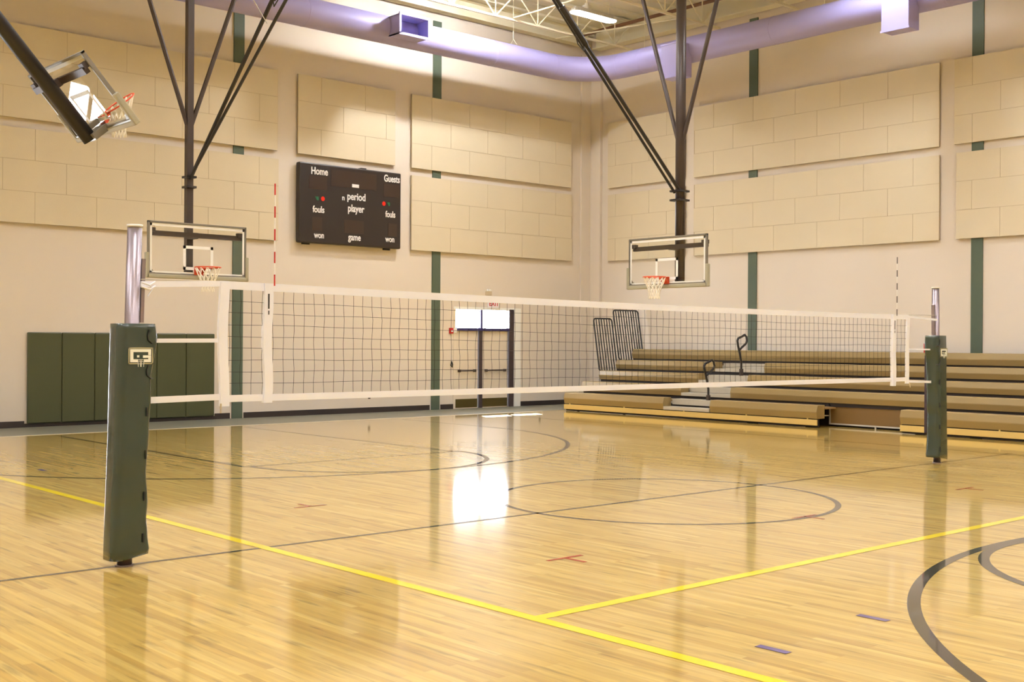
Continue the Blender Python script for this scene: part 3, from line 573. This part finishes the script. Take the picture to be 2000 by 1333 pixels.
for i, (x, z0, z1) in enumerate(rows):
    if i == 0: segs = [(A1, YE1), (14.36, 17.22), (YE0, 12.43)]
    elif i < 4: segs = [(A1, YE1), (YE0, A0)]
    else: segs = [(YE0, YE1)]
    for y0, y1 in segs:
        seatb(x, y0, y1, z0, z1)
        if i < 4: BB('deck_board', M['tread'], x+.31, rows[i+1][0]+.28, y0, y1, z1-.09, z1-.055)
    if i < 4: BB('riser_shadow_panel', M['bdark'], x+.20, x+.22, YE0, YE1 if i else YE1, 0.02 if i == 0 else rows[i-1][2]-.05, z0+.02) if i else None  # dark sheet painted as the shade under each seat row
    if 0 < i: BB('gap_shade_sheet', M['bdark'], x+.06, x+.10, YE0+.02, YE1-.02, rows[i-1][2]-.05, z0)  # dark strip standing in for the shade between seat rows
    if i < 4:
        st = BB('aisle_step', M['step'], x+.01, x+.36, A0 if i else 17.24, A1, z0-.0, z0+.075, .006); BB('aisle_step', M['step'], x+.34, x+.68, A0, A1, z1-.17, z1-.035, .006)
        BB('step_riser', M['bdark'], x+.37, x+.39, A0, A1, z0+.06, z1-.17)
for y0, y1 in ((14.36, YE1), (YE0, 12.43)): BB('front_skirt', M['skirt'], 21.46, 21.49, y0, y1, .05, .172, .004)
BB('gap_shade_sheet', M['bdark'], 21.52, 21.56, 14.37, YE1-.02, .01, .2); BB('gap_shade_sheet', M['bdark'], 21.52, 21.56, YE0, 12.42, .01, .2)  # dark backing that paints the shade around the front skirt
BB('wheelchair_recess_panel', M['brown'], 22.18, 22.21, 12.5, 14.50, .06, .52)
b = MB()
for dims in ((22.16, 22.18, 12.5, 14.5, .04, .07), (22.16, 22.18, 14.49, 14.52, .04, .5)): b.box(dims[0]-21.45, dims[1]-21.45, dims[2]-14, dims[3]-14, dims[4], dims[5])
b.box(.70, .73, -.62, -.59, 0, .05); b.build('panel_edge_trim', M['alum'], bl)
BB('gap_shade_sheet', M['bdark'], 22.28, 22.32, 12.4, 15.2, .0, .5)  # dark sheet standing in for the shade behind the recess
BB('recess_floor_plate', M['step'], 21.9, 22.15, 14.52, 14.9, .22, .24)
for y in (21.8, 19.9, 16.2, 14.6, 11.9, 10.4, 8, 18.0): BB('skirt_clip', M['skirt'], 21.47, 21.49, y-.015, y+.015, .165, .20)
for y in (21.6, 20, 16, 12.0, 9):
    b = MB(); b.tube([(.14, y-14-.03, .035), (.14, y-14+.03, .035)], .035, 10); b.build('floor_wheel', M['black'], bl)
for x0, y0, z0 in ((21.88, 17.60, .42), (23.15, 17.62, 1.02)):
    b = MB(); b.smooth = True
    prof = [(0, 0), (0, .28), (-.05, .48), (-.13, .70), (-.16, .82), (-.12, .88), (.02, .92), (.12, .965), (.19, .92), (.22, .82), (.17, .745), (.02, .66), (-.07, .60)]
    prof2 = []
    for i in range(len(prof)-1):
        for k in range(3): a = k/3; prof2.append((prof[i][0]*(1-a)+prof[i+1][0]*a, prof[i][1]*(1-a)+prof[i+1][1]*a))
    prof2.append(prof[-1]); b.tube([(x0-21.45+p[0], y0-14, z0+p[1]) for p in prof2], .027, 8); b.smooth = False
    ho = b.build('aisle_handrail', M['black'], bl); q = MB(); q.box(x0-21.45-.035, x0-21.45+.035, y0-14-.035, y0-14+.035, z0-.05, z0+.14); q.build('handrail_socket', M['darkbrown'], ho)
for x0, x1, z0, z1, n, zz in ((22.80, 23.50, .99, 2.42, 7, 0), (23.56, 24.55, 1.29, 2.66, 10, .25)):
    b = MB(); lean = .24
    def rp(x, z): return (x-21.45, 22.02-14+lean*(z-z0)/(z1-z0), z)
    r_ = .017; c = .07
    b.tube([rp(x0+c, z0), rp(x0, z0+c), rp(x0, z1-c), rp(x0+c*.3, z1-c*.3), rp(x0+c, z1), rp(x1-c, z1), rp(x1-c*.3, z1-c*.3), rp(x1, z1-c), rp(x1, z0+zz)], r_+.004, 8)
    b.tube([rp(x0+c, z0), rp(x1, z0)], r_, 6)
    for k in range(1, n): xx = x0+(x1-x0)*k/n; b.tube([rp(xx, z0+(zz if xx > 24.2 else 0)), rp(xx, z1)], r_, 6)
    b.build('end_guard_rail', M['black'], bl)
# ---------------------------------------------------------------- small wall fittings
def small(name, label, cat, m, x, z, w_, h_, d_=.05, bevel=.006):
    o = MB().box(-w_/2, w_/2, -d_, 0, -h_/2, h_/2).build(name, m, None, bevel); o.location = (x, YB-.001, z); return tag(o, label, cat)
ex = thing('exit_sign', 'white exit sign with red letters above the double door', 'exit sign', (20.98, YB, 2.80))
MB().box(-.19, .19, -.06, 0, -.10, .10).build('housing', M['exitbox'], ex, .01)
text('lettering', 'EXIT', .17, M['exitred'], ex, Matrix.Translation((0, -.0605, 0)) @ Matrix.Rotation(PI/2, 4, 'X'), .002)
em = thing('emergency_light', 'small beige emergency light box on the wall over the exit sign', 'emergency light', (20.8, YB, 3.08))
MB().box(-.085, .085, -.09, 0, -.05, .06).build('housing', M['beige'], em, .01)
b = MB(); b.smooth = True; b.tube([(-.04, -.05, .06), (-.04, -.07, .10)], .035, 12); b.tube([(.045, -.05, .06), (.045, -.07, .10)], .035, 12); b.build('lamp_head', M['white'], em)
fa = thing('fire_alarm', 'red fire alarm box with white strobe left of the double door', 'fire alarm', (19.53, YB, 2.06))
MB().box(-.06, .06, -.05, 0, -.075, .075).build('housing', M['red'], fa, .008); MB().box(.08, .18, -.05, 0, -.05, .06).build('strobe', M['white'], fa, .008); box('pull_handle', M['white'], (-.03, .03, -.062, -.05, -.03, .015), fa)
hk = thing('hanging_strap', 'small dark strap hanging on the wall left of the double door', 'strap', (19.55, YB, 1.15))
b = MB(); b.tube([(0, -.03, .10), (.03, -.03, .02), (.02, -.03, -.05), (-.03, -.03, 0), (0, -.03, .1)], .016, 6); b.tube([(0, 0, .10), (0, -.035, .10)], .01, 6); b.build('strap', M['black'], hk)
small('wall_outlet', 'dark wall outlet right of the double door', 'outlet', M['black'], 22.75, .42, .07, .12, .012)
small('wall_outlet', 'small wall outlet under the scoreboard, below the net', 'outlet', M['darkbrown'], 16.95, .40, .07, .12, .012)
# ---------------------------------------------------------------- tape marks on the floor
def Tmark(x, y, sgn, label):
    b = MB(); b.box(-.20, .20, -.02, .02, 0, .0008); b.box(-.02, .02, min(0, sgn*.24), max(0, sgn*.24), 0, .0008)
    o = b.build('floor_tape_mark', M['line_red']); o.location = (x, y, .0022); tag(o, label, 'tape mark', 'red tape marks')
Tmark(6.88, 7.03, -1, 'red T of tape on the floor inside the near attack line, centre foreground')
Tmark(10.43, 7.12, -1, 'faint red tape mark on the floor at the near side of the centre circle')
Tmark(14.0, 7.22, -1, 'faint red tape mark on the floor near the far post')
Tmark(6.9, 10.98, 1, 'dull tape T on the floor beyond the net, left of the window glare')
for x, y, lb in ((6.93, 4.20, 'blue tape dash on the floor, the one nearer the dark arc'), (5.77, 4.15, 'blue tape dash on the floor, the one nearer the yellow corner lines'), (5.98, 16.3, 'blue tape dash on the floor just right of the near post pad')):
    o = MB().box(-.03, .03, -.11, .11, 0, .0008).build('floor_tape_dash', M['line_blue']); o.location = (x, y, .0022); tag(o, lb, 'tape mark', 'blue tape dashes')
